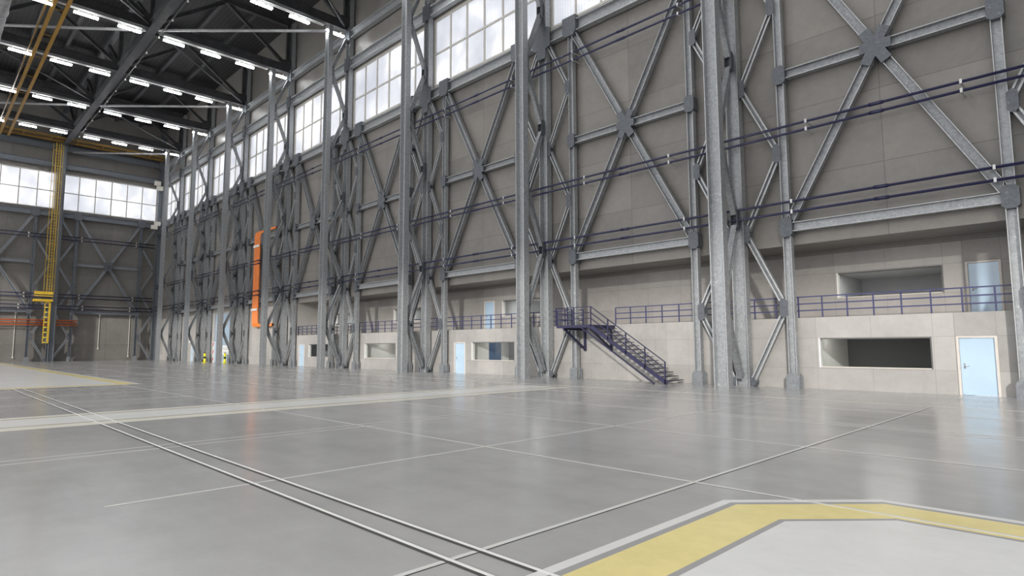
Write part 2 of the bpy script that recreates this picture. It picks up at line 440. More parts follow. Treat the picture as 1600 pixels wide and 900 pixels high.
pm = MB()
for k in range(-1, 8): pm.box(XC(k)-.3, XC(k)+.3, YW-.02, YW+.3, 21.6, 26.98)
pm.box(XB, XC(7)-9.95, YW-.02, YW+.3, 21.6, 26.98)
struct('trim_2', pm, 'cream')
pm = MB()
for y0, y1 in ((13.45, 14.1), (26.4, 27.6), (-45, 1.15)): pm.box(XB-.3, XB-.02, y0, y1, 21.5, 26.98)
struct('trim_3', pm, 'cream')
# ------------------------------------------------------------------ lattice columns
STA, STB = 'steel', 'steel2'
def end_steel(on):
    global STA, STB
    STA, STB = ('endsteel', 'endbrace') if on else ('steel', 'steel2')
def octo(cx, cz, hw, hh, ch, y):
    return [V((cx-hw+ch, y, cz-hh)), V((cx+hw-ch, y, cz-hh)), V((cx+hw, y, cz-hh+ch)), V((cx+hw, y, cz+hh-ch)), V((cx+hw-ch, y, cz+hh)), V((cx-hw+ch, y, cz+hh)), V((cx-hw, y, cz+hh-ch)), V((cx-hw, y, cz-hh+ch))]
def octo_x(cy, cz, hw, hh, ch, x):
    return [V((x, p.x, p.z)) for p in octo(cy, cz, hw, hh, ch, 0)]
NY = (0, 1, 0); NX = (1, 0, 0)
def clip(a, b, s, e):
    a = V(a); b = V(b); d = (b-a).normalized(); return a+d*s, b-d*e
def make_column(name, label, off=2.2, posts=(-1, 1), front=True):
    t = thing(name, label, 'steel column')
    if front: MB().ibeam((0, -2.04, 0), (0, -2.04, 30.5), .64, .43, NY, .035, .06).build('front_column', STA, t)
    MB().ibeam((0, .01, 0), (0, .01, 36.2), .62, .42, NY, .035, .06).build('rear_column', STA, t)
    pin = off-.17
    for s in posts:
        p = MB().ibeam((s*off, 0, 0), (s*off, 0, 20.5), .34, .30, NY, .028, .05).build('post', STA, t)
        b = MB()
        for y in (-.24, .19):
            b.poly_prism([V((s*off-.27, y, 0)), V((s*off+.27, y, 0)), V((s*off+.27, y, .5)), V((s*off+.15, y, .64)), V((s*off-.15, y, .64)), V((s*off-.27, y, .5))], V((0, .035, 0)))
        b.box(s*off-.2, s*off+.2, -.2, .19, 0, .03)
        b.build('base_shoe', 'shoe', p)
    zc = [.12, 6.87, 13.73, 20.4]; zp = [3.43, 10.3, 17.15]
    for s in posts:
        for i in range(3):
            for (c, q) in ((zc[i], zp[i]), (zc[i+1], zp[i])):
                a, e = clip((s*.36, .0, c), (s*(pin-.02), .0, q), .16 if c > 1 else .1, .16)
                if c > q: a, e = clip((s*.36, .0, c), (s*(pin-.02), .0, q), .2, .16)
                MB().ibeam(a, e, .25, .2, NY, .07, .02).build('lattice_brace', STB, t)
        for q in zp:
            g = MB()
            for y in (-.17, .13): g.poly_prism(octo(s*(pin-.10), q, .17, .42, .12, y), V((0, .03, 0)))
            g.box(s*(pin-.02)-.02, s*(pin-.02)+.02, -.14, .13, q-.3, q+.3)
            g.build('gusset_plate', 'plate', t)
        for c in zc[:3]:
            g = MB(); zz = max(c, .2); hh = .42 if c > 1 else .2
            for y in (-.17, .13): g.poly_prism(octo(s*.42, zz, .17, hh, .11, y), V((0, .03, 0)))
            g.box(s*.40-.015, s*.40+.015, -.145, .135, max(.01, zz-hh*.5), zz+hh*.5)
            g.build('gusset_plate', 'plate', t)
    # front to rear lacing
    fc = [.12, 7.55, 15.1, 22.65, 30.1]; ff = [3.8, 11.3, 18.9, 26.4]
    for i in range(4 if front else 0):
        for c in (fc[i], fc[i+1]):
            a, e = clip((0, -.24, c), (0, -1.80, ff[i]), .3, .06)
            MB().ibeam(a, e, .26, .26, NX, .03, .04).build('lattice_brace', STB, t)
    for c in (fc[1:4] if front else ()):
        g = MB()
        for x in (-.17, .14): g.poly_prism(octo_x(-.34, c, .16, .5, .12, x), V((.03, 0, 0)))
        g.box(-.15, .15, -.27, -.24, c-.3, c+.3)
        g.build('gusset_plate', 'plate', t)
    for c in (ff if front else ()):
        g = MB()
        for x in (-.17, .14): g.poly_prism(octo_x(-1.72, c, .13, .45, .1, x), V((.03, 0, 0)))
        g.box(-.15, .15, -1.80, -1.77, c-.28, c+.28)
        g.build('gusset_plate', 'plate', t)
    # big node plates at girder levels
    MB().poly_prism([V((-.72, -.3, 20.2)), V((-.36, -.3, 20.1)), V((-.36, -.3, 19.5)), V((.36, -.3, 19.5)), V((.36, -.3, 20.1)), V((.72, -.3, 20.2)), V((.72, -.3, 21.35)), V((.36, -.3, 21.5)), V((.30, -.3, 22.2)), V((-.30, -.3, 22.2)), V((-.36, -.3, 21.5)), V((-.72, -.3, 21.35))], V((0, .06, 0))).build('node_plate', 'plate', t)
    MB().box(-.42, .42, -.3, -.22, 26.85, 28.1).build('node_plate', 'plate', t)
    MB().box(-.42, .42, -.3, -.22, 29.7, 31.1).build('node_plate', 'plate', t)
    return t

COLN = {-1: 'beside the office door nearest the viewer', 0: 'nearest complete one, between the stair bay and the office door bay', 1: 'standing just beside the blue stair landing'}
def col_label(k):
    if k == -1: return 'galvanised lattice column at the picture edge beside the nearest blue ground-floor door'
    if k == 0: return 'nearest complete galvanised lattice column, just beside the foot of the blue staircase'
    if k == 1: return 'galvanised lattice column on the long wall, directly beside the blue stair landing'
    return 'galvanised lattice column on the long wall, %s beyond the stair landing' % ORD[k-1]
c0 = make_column('lattice_column', col_label(0)); c0.location = (XC(0), YP, 0); c0['group'] = 'lattice columns of the long wall'
for k in (-1, 1, 2, 3, 4, 5, 6, 7):
    dup(c0, (XC(k), YP, 0), 0., col_label(k))
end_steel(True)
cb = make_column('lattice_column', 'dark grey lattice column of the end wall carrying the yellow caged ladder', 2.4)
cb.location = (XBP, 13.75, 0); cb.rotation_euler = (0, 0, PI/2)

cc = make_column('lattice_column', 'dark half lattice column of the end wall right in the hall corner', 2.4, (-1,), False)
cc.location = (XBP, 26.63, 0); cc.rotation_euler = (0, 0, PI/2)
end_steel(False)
# corner post and the far post of the last bay
for i, (yy, zz, lab) in enumerate(((-.05, 27.5, 'upper of two cream boxes above the window band on the corner post'), (.30, 26.75, 'lower cream box at window head level on the corner post'), (-.2, 20.5, 'lower cream box at window sill level in the corner'), (.2, 21.1, 'cream box just under the corner window strip, upper of the sill pair'))):
    b = MB().poly_prism(octo(0, 0, .42, .32, .03, -.25), V((0, .5, 0))).build('junction_box', 'creambox')
    b.location = (XBP+.55, 26.05+yy, zz); b.rotation_euler = (0, 0, PI/2)
    tag(b, lab, 'electrical box', 'cream boxes in the corner')

# ------------------------------------------------------------------ cross braced bays
def make_bay(name, label, half=3.8):
    t = thing(name, label, 'wall bracing')
    zl, zt, zm = 6.93, 20.75, 13.80
    dv = V((half, 0, zt-zm)).normalized()
    for sx in (-1, 1):
        for sz, zz in ((-1, zl), (1, zt)):
            a, e = clip((0, 0, zm), (sx*half, 0, zz), .5, .3)
            MB().ibeam(a, e, .36, .28, NY, .03, .05).build('diagonal_brace', STB, t)
        MB().ibeam((sx*.42, 0, zm), (sx*(half-.22), 0, zm), .40, .30, NY, .03, .05).build('middle_rail', STB, t)
        for zz in (zl, zm):
            g = MB().poly_prism(octo(sx*half, zz, .26, .42, .12, -.22), V((0, .42, 0))); g.build('gusset_box', 'plate', t)
    MB().ibeam((-half+.22, 0, zl), (half-.22, 0, zl), .40, .30, NY, .03, .05).build('bottom_rail', STA, t)
    # six-armed star plate, front and back
    for y in (-.20, .15):
        g = MB()
        for a in (V((1, 0, 0)), V((-1, 0, 0)), dv, -dv, V((dv.x, 0, -dv.z)), V((-dv.x, 0, dv.z))):
            L = .56 if abs(a.z) < .1 else .80
            c = V((-a.z, 0, a.x)); yo = V((0, y, zm))
            g.poly_prism([yo+c*.21, yo-c*.21, yo-c*.21+a*L, yo+c*.21+a*L], V((0, .04, 0)))
        g.build('star_plate', 'plate', t)
    return t
BAYL = {-1: 'steel cross bracing over the nearest office window and blue door bay',
        0: 'steel cross bracing with star plate above the blue staircase bay'}
def bay_label(k):
    return BAYL[k] if k in BAYL else 'steel cross bracing on the long wall, %s bay beyond the staircase bay' % ORD[k]
b0 = make_bay('cross_bracing', bay_label(0)); b0.location = (XC(0)-6, YP, 0); b0['group'] = 'cross bracings of the long wall'
for k in (-1, 1, 2, 3, 4, 5, 6): dup(b0, (XC(k)-6, YP, 0), 0., bay_label(k))
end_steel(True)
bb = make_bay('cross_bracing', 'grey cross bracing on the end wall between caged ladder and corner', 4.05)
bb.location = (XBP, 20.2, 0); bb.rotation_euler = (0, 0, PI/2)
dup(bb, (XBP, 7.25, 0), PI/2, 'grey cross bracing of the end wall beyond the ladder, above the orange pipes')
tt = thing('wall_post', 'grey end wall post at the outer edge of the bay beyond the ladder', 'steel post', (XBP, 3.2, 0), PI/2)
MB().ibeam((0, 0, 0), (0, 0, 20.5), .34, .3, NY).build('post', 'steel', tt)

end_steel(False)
# ------------------------------------------------------------------ girders above the bracing
def make_girder(name, label, half, nodes, z0=20.42, z1=21.15):
    t = thing(name, label, 'girder'); zc = (z0+z1)/2
    MB().ibeam((-half, 0, zc), (half, 0, zc), z1-z0, .4, NY, .045, .05).build('beam', STA, t)
    for x in nodes:
        MB().poly_prism([V((x-.5, -.27, 20.45)), V((x-.3, -.27, 20.2)), V((x+.3, -.27, 20.2)), V((x+.5, -.27, 20.45)), V((x+.5, -.27, 21.4)), V((x-.5, -.27, 21.4))], V((0, .5, 0))).build('gusset_box', 'plate', t)
    return t
def bayname(k):
    return {-1: 'the office door bay', 0: 'the staircase bay'}.get(k, 'the %s bay beyond the staircase' % ORD[max(k, 1)])
g0 = make_girder('window_girder', 'grey girder under the clerestory windows over '+bayname(0), 5.67, (-3.8, 3.8)); g0.location = (XC(0)-6, YP, 0)
g0['group'] = 'girders under the long wall windows'
for k in (-1, 1, 2, 3, 4, 5, 6): dup(g0, (XC(k)-6, YP, 0), 0., 'grey girder under the clerestory windows over '+bayname(k))
ge = make_girder('window_girder', 'grey girder under the last narrow window at the corner', 4.7, (2.5,)); ge.location = (XC(7)-.33-4.7, YP, 0)
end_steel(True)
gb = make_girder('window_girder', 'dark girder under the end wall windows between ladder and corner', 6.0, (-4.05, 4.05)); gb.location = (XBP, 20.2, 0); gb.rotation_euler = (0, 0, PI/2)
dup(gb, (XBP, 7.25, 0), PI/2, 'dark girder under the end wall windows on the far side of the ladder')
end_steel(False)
def make_beam(name, label, half, z0, z1, d=.42):
    o = MB().ibeam((-half, 0, (z0+z1)/2), (half, 0, (z0+z1)/2), z1-z0, d, NY, .05, .05).build(name, STA); tag(o, label, 'girder'); return o
l0 = make_beam('lintel_girder', 'deep grey girder above the clerestory windows in '+bayname(0), 5.66, 27.1, 27.9); l0.location = (XC(0)-6, YP, 0)
u0 = make_beam('eaves_girder', 'highest grey wall girder at truss level in '+bayname(0), 5.66, 29.9, 30.65); u0.location = (XC(0)-6, YP, 0)
for k in (1, 2, 3, 4, 5, 6):
    dup(l0, (XC(k)-6, YP, 0), 0., 'deep grey girder above the clerestory windows in '+bayname(k))
    dup(u0, (XC(k)-6, YP, 0), 0., 'highest grey wall girder at truss level in '+bayname(k))
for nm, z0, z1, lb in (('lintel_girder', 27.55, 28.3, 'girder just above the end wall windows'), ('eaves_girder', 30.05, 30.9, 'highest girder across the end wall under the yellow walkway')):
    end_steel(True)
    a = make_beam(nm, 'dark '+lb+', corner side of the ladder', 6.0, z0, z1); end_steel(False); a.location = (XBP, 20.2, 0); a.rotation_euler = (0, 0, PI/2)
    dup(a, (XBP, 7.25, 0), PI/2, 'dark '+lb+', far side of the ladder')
    a = make_beam(nm, 'short grey '+lb.split(' the end')[0].split(' across')[0]+' in the last bay before the corner', 4.7, z0-.4, z1-.3); a.location = (XC(7)-.33-4.7, YP, 0)

# ------------------------------------------------------------------ blue pipes
def pipe(label, z, y, xs, x0, x1, group, arm=.68):
    t = thing('service_pipe', label, 'pipe', (0, y, z), 0, group)
    MB().tube([(x0, 0, 0), (x1, 0, 0)], .055, 12).build('pipe_run', 'pipeblue', t, True)
    k = 0; m = MB()
    x = -6.35
    while x > x0:
        if x < x1: MB().tube([(x-.25, 0, 0), (x+.25, 0, 0)], .075, 12).build('pipe_sleeve', 'pipeblue', t, True)
        x -= 12
    for x in xs:
        b = MB().box(x-.04, x+.04, -.085, .085, -.08, .085).box(x-.035, x+.035, .05, arm, -.05, -.01)
        b.build('pipe_clamp', 'clamp', t)
    return t
def bx(o): return [XC(k)-6+s*o for k in range(-1, 7) for s in (1, -1)]
for lab, z, o in (('topmost', 19.05, 3.45), ('second highest', 18.58, 3.45), ('upper middle', 11.36, 2.7), ('lower middle', 11.02, 2.7), ('second lowest', 8.0, 3.45), ('lowest', 7.54, 3.45)):
    pipe('%s dark blue horizontal pipe running along the whole long wall' % lab, z, 26.62, bx(o), XB+1., XE-1, 'blue pipes of the long wall')
def pipe_b(label, z, ys):
    t = thing('service_pipe', label, 'pipe', (XBP+.33, 0, z), PI/2, 'blue pipes of the end wall')
    MB().tube([(-2, 0, 0), (26.2, 0, 0)], .07, 10).build('pipe_run', 'pipeblue', t, True)
    for y in ys:
        MB().box(y-.07, y+.07, -.1, .1, -.1, .1).box(y-.04, y+.04, .05, .98, -.05, .0).build('pipe_clamp', 'clamp', t)
for lab, z, ys in (('topmost', 17.7, (10.65, 16.72, 23.6)), ('second highest', 17.25, (10.65, 16.74, 23.6)), ('upper middle', 9.38, (10.58, 16.8, 23.5)), ('lower middle', 8.92, (10.6, 16.8, 23.5)), ('second lowest', 7.78, (10.1, 17.3, 23.2)), ('lowest', 7.32, (10.1, 17.3, 23.2))):
    pipe_b('%s dark pipe crossing the end wall behind the ladder' % lab, z, ys)
# orange pipes
for i, (z, lab) in enumerate(((5.72, 'top'), (5.38, 'middle'), (5.04, 'bottom'))):
    o = MB().tube([(XBP+.35, -2, z), (XBP+.35, 16.8, z)], .085, 10).build('orange_pipe', 'orange2', None, True)
    tag(o, '%s one of three thin orange pipes low across the end wall' % lab, 'pipe', 'orange pipes on the end wall')
for i in range(6):
    x = -67.8+i*.26; z0 = 4.12+.03*i; z1 = 14.55-.02*i; y = 26.76
    pth = [(-62.4, y+.0, z1+.10*(i % 3)-.1), (x+.5, y, z1+.10*(i % 3)-.1)]
    pth = [(-62.4, 26.78, z1), (x+.45, 26.78, z1), (x+.13, 26.76, z1-.1), (x, 26.74, z1-.45), (x, 26.74, z0+.45), (x+.13, 26.76, z0+.1), (x+.45, 26.78, z0), (-62.6, 26.78, z0)]
    o = MB().tube(pth, .09, 10).build('orange_pipe', 'orange', None, True)
    tag(o, 'orange upright pipe with bent ends, %s of six counted from the end wall' % ORD[i+1], 'pipe', 'bundle of orange pipes')
for z, lb in ((5.95, 'lower'), (13.0, 'upper')):
    o = MB().box(-67.95, -66.35, 26.58, 26.63, z-.12, z+.12).build('pipe_strap', 'white'); tag(o, '%s white strap around the orange pipe bundle' % lb, 'pipe strap', 'white straps')

# ------------------------------------------------------------------ roof
def make_truss(label, k):
    t = thing('roof_truss', label, 'roof truss', (XC(k), 0, 0), 0, 'roof trusses')
    MB().ibeam((0, 26.6, 31.0), (0, -45, 31.0), .85, .5, NX, .06, .06).build('bottom_chord', 'roofsteel', t)
    MB().ibeam((0, 26.6, 36.0), (0, -45, 36.0), .6, .45, NX, .05, .06).build('top_chord', 'roofsteel', t)
    for yn in (26.5, 13.8, 1.1, -11.6):
        for s in (-1, 1):
            yt = yn+s*6.35
            if yt > 27: continue
            a, e = clip((0, yn, 31.2), (0, yt, 35.9), .6, .3)
            MB().ibeam(a, e, .34, .3, NX, .03, .05).build('web_member', 'roofsteel', t)
        MB().ibeam((0, yn-.05, 31.4), (0, yn-.05, 35.8), .34, .3, NX, .03, .05).build('web_post', 'roofsteel', t)
        MB().poly_prism(octo_x(yn, 31.4, .8, .45, .2, -.3), V((.6, 0, 0))).build('gusset_box', 'roofsteel', t)
    return t
TR = None
for k in range(0, 8):
    lab = 'dark roof truss with its row of lights, %s from the end wall' % ORD[8-k]
    if TR is None: TR = make_truss(lab, k)
    else: dup(TR, (XC(k), 0, 0), 0., lab)
for yc, lab in ((13.8, 'heavy dark lengthwise roof girder running over to the ladder column'), (1.1, 'dark lengthwise roof girder out beyond the yellow cable ladder')):
    t = thing('roof_girder', lab, 'roof girder', (0, yc, 0))
    MB().box(XBP+2.2, 0, -.34, .34, 30.40, 30.46).box(XBP+2.2, 0, -.16, -.10, 30.46, 31.2).box(XBP+2.2, 0, .10, .16, 30.46, 31.2).box(XBP+2.2, 0, -.34, .34, 31.2, 31.26).build('bottom_chord', 'roofgirder', t)
    MB().box(XB, 0, -.3, .3, 35.7, 36.3).build('top_chord', 'roofgirder', t)
    wm = MB()
    for k in range(0, 8):
        for s in (-1, 1):
            wm = MB(); a, e = clip((XC(k), 0, 31.2), (XC(k)+s*6, 0, 35.8), .7, .2)
            wm.bar(a, e, .26, .26, NY).build('web_member', 'roofsteel', t)
j = 0
for y in (23.4, 20.2, 17., 10.6, 7.5, 4.3, -2, -5.2, -8.5):
    j += 1
    o = MB().box(XB, 4, y-.16, y+.16, 36.3, 36.78).build('roof_purlin', 'roofsteel')
    tag(o, 'dark roof purlin under the corrugated deck, %s out from the long wall' % ORD[j], 'purlin', 'roof purlins')
# bracing tubes in the bottom chord plane
def brace_tube(a, b, r, mat, lab):
    o = MB().tube([a, b], r, 10).build('bracing_tube', mat, None, True); tag(o, lab, 'bracing tube', 'roof bracing tubes')
for kc in (4, 6, 2):
    xc = XC(kc); nm = {4: 'fourth truss from the end', 6: 'second truss from the end', 2: 'sixth truss from the end'}[kc]
    brace_tube((xc+12, 24.7, 29.95), (xc+.6, 14.2, 30.45), .13, 'duct', 'pale bracing tube from column top to roof girder, '+nm)
    brace_tube((xc-.3, 13.4, 30.5), (xc-11.6, 1.1, 30.9), .13, 'duct', 'pale bracing tube beyond the roof girder, '+nm)
    brace_tube((xc-12, 26.5, 30.9), (xc-.5, 14.2, 30.9), .11, 'roofsteel', 'thin dark bracing tube to the long wall, '+nm)
    brace_tube((xc+.5, 13.4, 30.9), (xc+12, 1.1, 30.9), .11, 'roofsteel', 'thin dark bracing tube away from the long wall, '+nm)
brace_tube((XC(7)-.3, 24.7, 29.9), (XC(7)-8.6, 14.9, 29.9), .13, 'duct', 'pale grey bracing tube reaching the ladder column')
# sprinkler line
t = thing('sprinkler_pipe', 'thin dark sprinkler pipe with small heads along the heavy roof girder', 'sprinkler pipe', (0, 14.45, 30.35))
MB().tube([(XBP+2, 0, 0), (-20, 0, 0)], .05, 8).build('pipe_run', 'roofsteel', t, True)
for i in range(13):
    x = -48.3-4.1*i
    MB().tube([(x, 0, -.02), (x, 0, -.16)], .05, 8).tube([(x, 0, -.16), (x, 0, -.2)], .08, 8).build('sprinkler_head', 'jamb', t, True)
# ventilation duct, partly in view
t = thing('ventilation_duct', 'light grey round ventilation duct under the roof at the picture corner', 'duct', (0, 3.3, 28.9))
MB().tube([(XBP+1.5, 0, 0), (-57.5, 0, 0)], .62, 20).build('duct_run', 'duct', t, True)
for x in range(-104, -57, 6):
    MB().tube([(x-.08, 0, 0), (x+.08, 0, 0)], .68, 20).build('duct_collar', 'steel', t, True)
    MB().bar((x, 0, .5), (x, 0, 1.75), .05, .05, NX).build('duct_hanger', 'roofsteel', t)

# lights
def make_light(label):
    t = thing('ceiling_light', label, 'ceiling light', (0, 0, 0), 0, 'batten lights under the roof')
    MB().box(-.08, .08, -.88, .88, .10, .2).build('housing', 'white', t)
    MB().poly_prism([V((-.16, -.87, 0)), V((.16, -.87, 0)), V((.09, -.87, .098)), V((-.09, -.87, .098))], V((0, 1.74, 0))).build('lit_diffuser', 'tube', t)
    for s in (-.55, .55): MB().box(-.12, .12, s-.02, s+.02, .2, .38).build('hanger', 'white', t)
    return t
from math import cos, sin
CAMP = (9.47526251e+02, 9.64525908e-02, -3.75333407e-03, 2.36151079e+00); CH = 1.81
def cam_axes():
    f, pi_, ro, ya = CAMP
    cf = V((cos(ya), sin(ya), 0)); fw = cf*cos(pi_)+V((0, 0, 1))*sin(pi_); rt = V((sin(ya), -cos(ya), 0)); up = rt.cross(fw)
    r2 = rt*cos(ro)+up*sin(ro); return r2, r2.cross(fw), fw
RT, UP, FW = cam_axes()
def proj(p):
    v = V(p)-V((0, 0, CH)); w_ = v.dot(FW)
    return (800+CAMP[0]*v.dot(RT)/w_, 450-CAMP[0]*v.dot(UP)/w_) if w_ > 0 else (-9e9, 0)
LIGHT = None
YL = [25.45, 22.1, 18.85, 15.62, 12.05, 8.85, 5.65, 2.75, -.6, -3.9]
for k in range(0, 8):
    for i, y in enumerate(YL):
        q = proj((XC(k), y, 30)); q2 = proj((XC(k), y+.9, 30))
        if not (-60 < max(q[0], q2[0]) and -40 < max(q[1], q2[1])): continue
        lab = 'white batten light, %s from the long wall, %s row from the end wall' % (ORD[i+1], ORD[8-k])
        if LIGHT is None: LIGHT = make_light(lab); LIGHT.location = (XC(k), y, 29.95)
        else: dup(LIGHT, (XC(k), y, 29.95), 0., lab)
    for (a, b, nm) in ((14.75, 24.35, 'between long wall and roof girder'), (1.9, 13.0, 'out beyond the roof girder')):
        q = proj((XC(k), a, 30.3)); q2 = proj((XC(k), b, 30.3))
        if max(q[1], q2[1]) < -30 or max(q[0], q2[0]) < -30: continue
        t = thing('light_rail', 'twin light rail %s, %s row from end wall' % (nm, ORD[8-k]), 'light rail', (XC(k), 0, 30.33), 0, 'light rails')
        for s in (-.11, .11): MB().box(s-.035, s+.035, a, b, 0, .05).build('rail', 'white', t)

# yellow cable ladder under the roof
t = thing('cable_ladder', 'yellow flat ladder-like tray hanging under the roof toward the end wall', 'cable ladder', (0, 0, 30.05))
for y, w_ in ((6.62, .13), (7.5, .13)): MB().box(-102.6, -46, y-w_, y+w_, -.08, .12).build('side_rail', 'trayyellow', t)
MB().tube([(-102.6, 6.18, .1), (-46, 6.18, .1)], .06, 8).build('cable_line', 'yellow', t, True)
x = -49.4
while x > -102:
    MB().tube([(x, 6.7, .0), (x, 7.4, .0)], .035, 6).build('rung', 'trayyellow', t); x -= 5.8
# yellow walkway across the end wall
t = thing('end_walkway', 'yellow steel walkway under the roof along the end wall', 'walkway', (0, 0, 30.6))
MB().box(-102.88, -102.75, -4, 26.0, -.10, .12).build('edge_beam', 'yellow', t)
MB().box(-101.15, -101.03, -4, 26.0, -.02, .18).build('edge_beam', 'yellow', t)
MB().box(-102.75, -101.15, -4, 26.0, .08, .12).build('deck_plate', 'walkdeck', t)
for y in range(-3, 26, 3): MB().box(-102.75, -101.15, y-.05, y+.05, -.02, .08).build('cross_bar', 'yellow', t)

# caged ladder, landing, lower ladder on the end wall column
t = thing('caged_ladder', 'tall yellow ladder with safety cage on the end wall column', 'ladder', (0, 0, 0))
LX = -103.15
for y in (12.78, 13.32): MB().box(LX-.05, LX+.05, y-.045, y+.045, 9.6, 30.4).build('stile', 'ladderyellow', t)
z = 9.9; rg = 0
while z < 30.3:
    MB().tube([(LX, 12.8, z), (LX, 13.3, z)], .03, 6).build('rung', 'ladderyellow', t); z += .42
cage = [(LX, 12.55), (LX+.35, 12.42), (LX+.62, 12.62), (LX+.72, 13.0), (LX+.6, 13.38), (LX+.3, 13.55), (LX, 13.45)]
z = 11.6
while z < 30:
    MB().tube([(a, b, z) for a, b in cage], .022, 6).build('cage_hoop', 'ladderyellow', t); z += 2.2
for i in (1, 3, 5): MB().bar((cage[i][0], cage[i][1], 9.6), (cage[i][0], cage[i][1], 30.2), .05, .05, NX).build('cage_strip', 'ladderyellow', t)
t = thing('ladder_landing', 'small yellow landing with guard rail halfway down the end wall column', 'platform', (0, 0, 0))
MB().box(LX-.7, LX+.5, 11.42, 13.5, 8.15, 8.45).build('deck_plate', 'ladderyellow', t)
MB().box(LX+.35, LX+.45, 11.42, 13.5, 9.1, 9.5).build('guard_board', 'ladderyellow', t)
MB().box(LX+.35, LX+.45, 11.42, 13.5, 8.82, 8.95).build('guard_rail', 'ladderyellow', t)
t = thing('ladder', 'short yellow ladder hanging below the landing on the end wall column', 'ladder', (0, 0, 0))
for y, w_ in ((12.72, .05), (13.25, .11)): MB().box(LX-.05, LX+.05, y-w_, y+w_, 2.5, 8.15).build('stile', 'ladderyellow', t)
z = 2.62
while z < 8.1:
    MB().tube([(LX, 12.75, z), (LX, 13.2, z)], .05, 8).build('rung', 'brightyellow', t, True); z += .68

# conduits low on the end wall
for i, (y, z0, z1, lb) in enumerate(((10.0, .65, 6.55, 'outer side of the ladder'), (19.67, 1.82, 6.55, 'middle of the bay by the corner'), (23.55, .65, 6.55, 'bay end close to the corner'))):
    t = thing('cable_conduit', 'thin pale conduit dropping down the end wall, '+lb, 'conduit', (XB+.06, y, 0))
    MB().tube([(0, 0, z0), (0, 0, z1)], .04, 6).build('conduit_run', 'creambox', t)
    MB().box(-.05, .08, -.12, .12, z1, z1+.2).build('conduit_box', 'creambox', t)
    MB().box(-.05, .08, -.1, .1, z0-.15, z0).build('conduit_box', 'creambox', t)

# exit lamp over far door
o = MB().tube([(-90.0, YW-.02, 2.62), (-90.0, YW-.22, 2.62)], .14, 12).build('bulkhead_lamp', 'white', None, True); tag(o, 'small round white lamp over the far pale blue door', 'wall lamp')

# bollards
for i, (x, y, lb) in enumerate(((-81.2, 26.3, 'nearer the end wall'), (-76.35, 27.0, 'under the gate sign'))):
    t = thing('bollard', 'yellow and black striped bollard in front of the gate, the one '+lb, 'bollard', (x, y, 0), 0, 'striped bollards')
    for a, b, m in ((.04, .48, 'brightyellow'), (.48, .72, 'black'), (.72, 1.12, 'brightyellow'), (1.12, 1.2, 'black')):
        MB().tube([(0, 0, a), (0, 0, b)], .13, 14).build('band', m, t, True)
    MB().box(-.25, .25, -.25, .25, 0, .04).build('base_plate', 'brightyellow', t)

# ------------------------------------------------------------------ gallery railings
def railing(label, x0, x1, ends=True):
    t = thing('gallery_railing', label, 'railing', ((x0+x1)/2, YW+.06, 3.0), 0, 'gallery railings'); h = (x1-x0)/2
    for z in (.9, .6, .31): MB().box(-h, h, -.025, .025, z-.025, z+.025).build('rail', 'railblue', t)
    n_ = max(1, round((x1-x0)/.965))
    for i in range(n_+1):
        x = -h+(x1-x0)*i/n_; MB().box(x-.025, x+.025, -.022, .022, 0, .9).build('rail_post', 'railblue', t)
    return t
railing('blue gallery railing from the stair opening past the big office window to the upper door', -19.6, 13.2)
railing('blue gallery railing from the stair landing to the far end of the gallery', -57.95, -21.85)

# ------------------------------------------------------------------ staircase
st = thing('staircase', 'dark blue steel staircase with landing up to the gallery', 'staircase', (0, 0, 0))
YF, YBK = 25.35, 26.92; PX0, PX1, PZ = -22.15, -19.75, 2.95; FX = -15.3
MB().box(PX0, PX1, YF, 26.72, PZ-.14, PZ).box(-21.8, -19.6, 26.72, YW, PZ-.14, PZ).build('landing', 'stairblue', st)
slope = (FX-PX1)/PZ
MB().bar((PX1-.05, YF, PZ-.06), (FX, YF, .06), .05, .2, (1, 0, 1)).build('stringer', 'stairblue', st)
MB().bar((-20.45, YF, PZ-.1), (-16.0, YF, .02), .06, .06, (1, 0, 1)).build('lower_strut', 'stairblue', st)
N = 16
for i in range(1, N):
    z = PZ*(1-i/N); x = PX1+(FX-PX1)*i/N
    MB().box(x-.03, x+.25, YF+.03, YBK, z-.035, z).build('tread', 'tread', st)
for h in (.95, .63, .33):
    MB().bar((PX1, YF, PZ+h), (FX-.1, YF, .12+h), .04, .045, NY).build('handrail', 'stairblue', st)
    MB().bar((PX0, YF, PZ+h), (PX1, YF, PZ+h), .04, .045, NY).build('landing_rail', 'stairblue', st)
    MB().bar((PX0, YF, PZ+h), (PX0, 26.7, PZ+h), .04, .045, NX).build('landing_rail', 'stairblue', st)
for i in range(5):
    x = PX1+(FX-.1-PX1)*i/4; z = PZ+(.12-PZ)*i/4
    MB().box(x-.028, x+.028, YF-.025, YF+.025, z-.1, z+.96).build('rail_post', 'stairblue', st)
for x, y in ((PX0, YF), (-21.35, YF), (-20.9, YF), (PX0, 26.1), (PX0, 26.7)):
    MB().box(x-.028, x+.028, y-.025, y+.025, PZ, PZ+.96).build('rail_post', 'stairblue', st)
for x in (-21.65, -19.86):
    z0 = 1.55
    MB().box(x-.06, x+.06, YW-.12, YW, z0, PZ-.14).bar((x, YW-.06, z0+.1), (x, YF+.1, PZ-.2), .1, .1, NX).box(x-.05, x+.05, YF, YW, PZ-.24, PZ-.14).build('wall_bracket', 'stairblue', st)

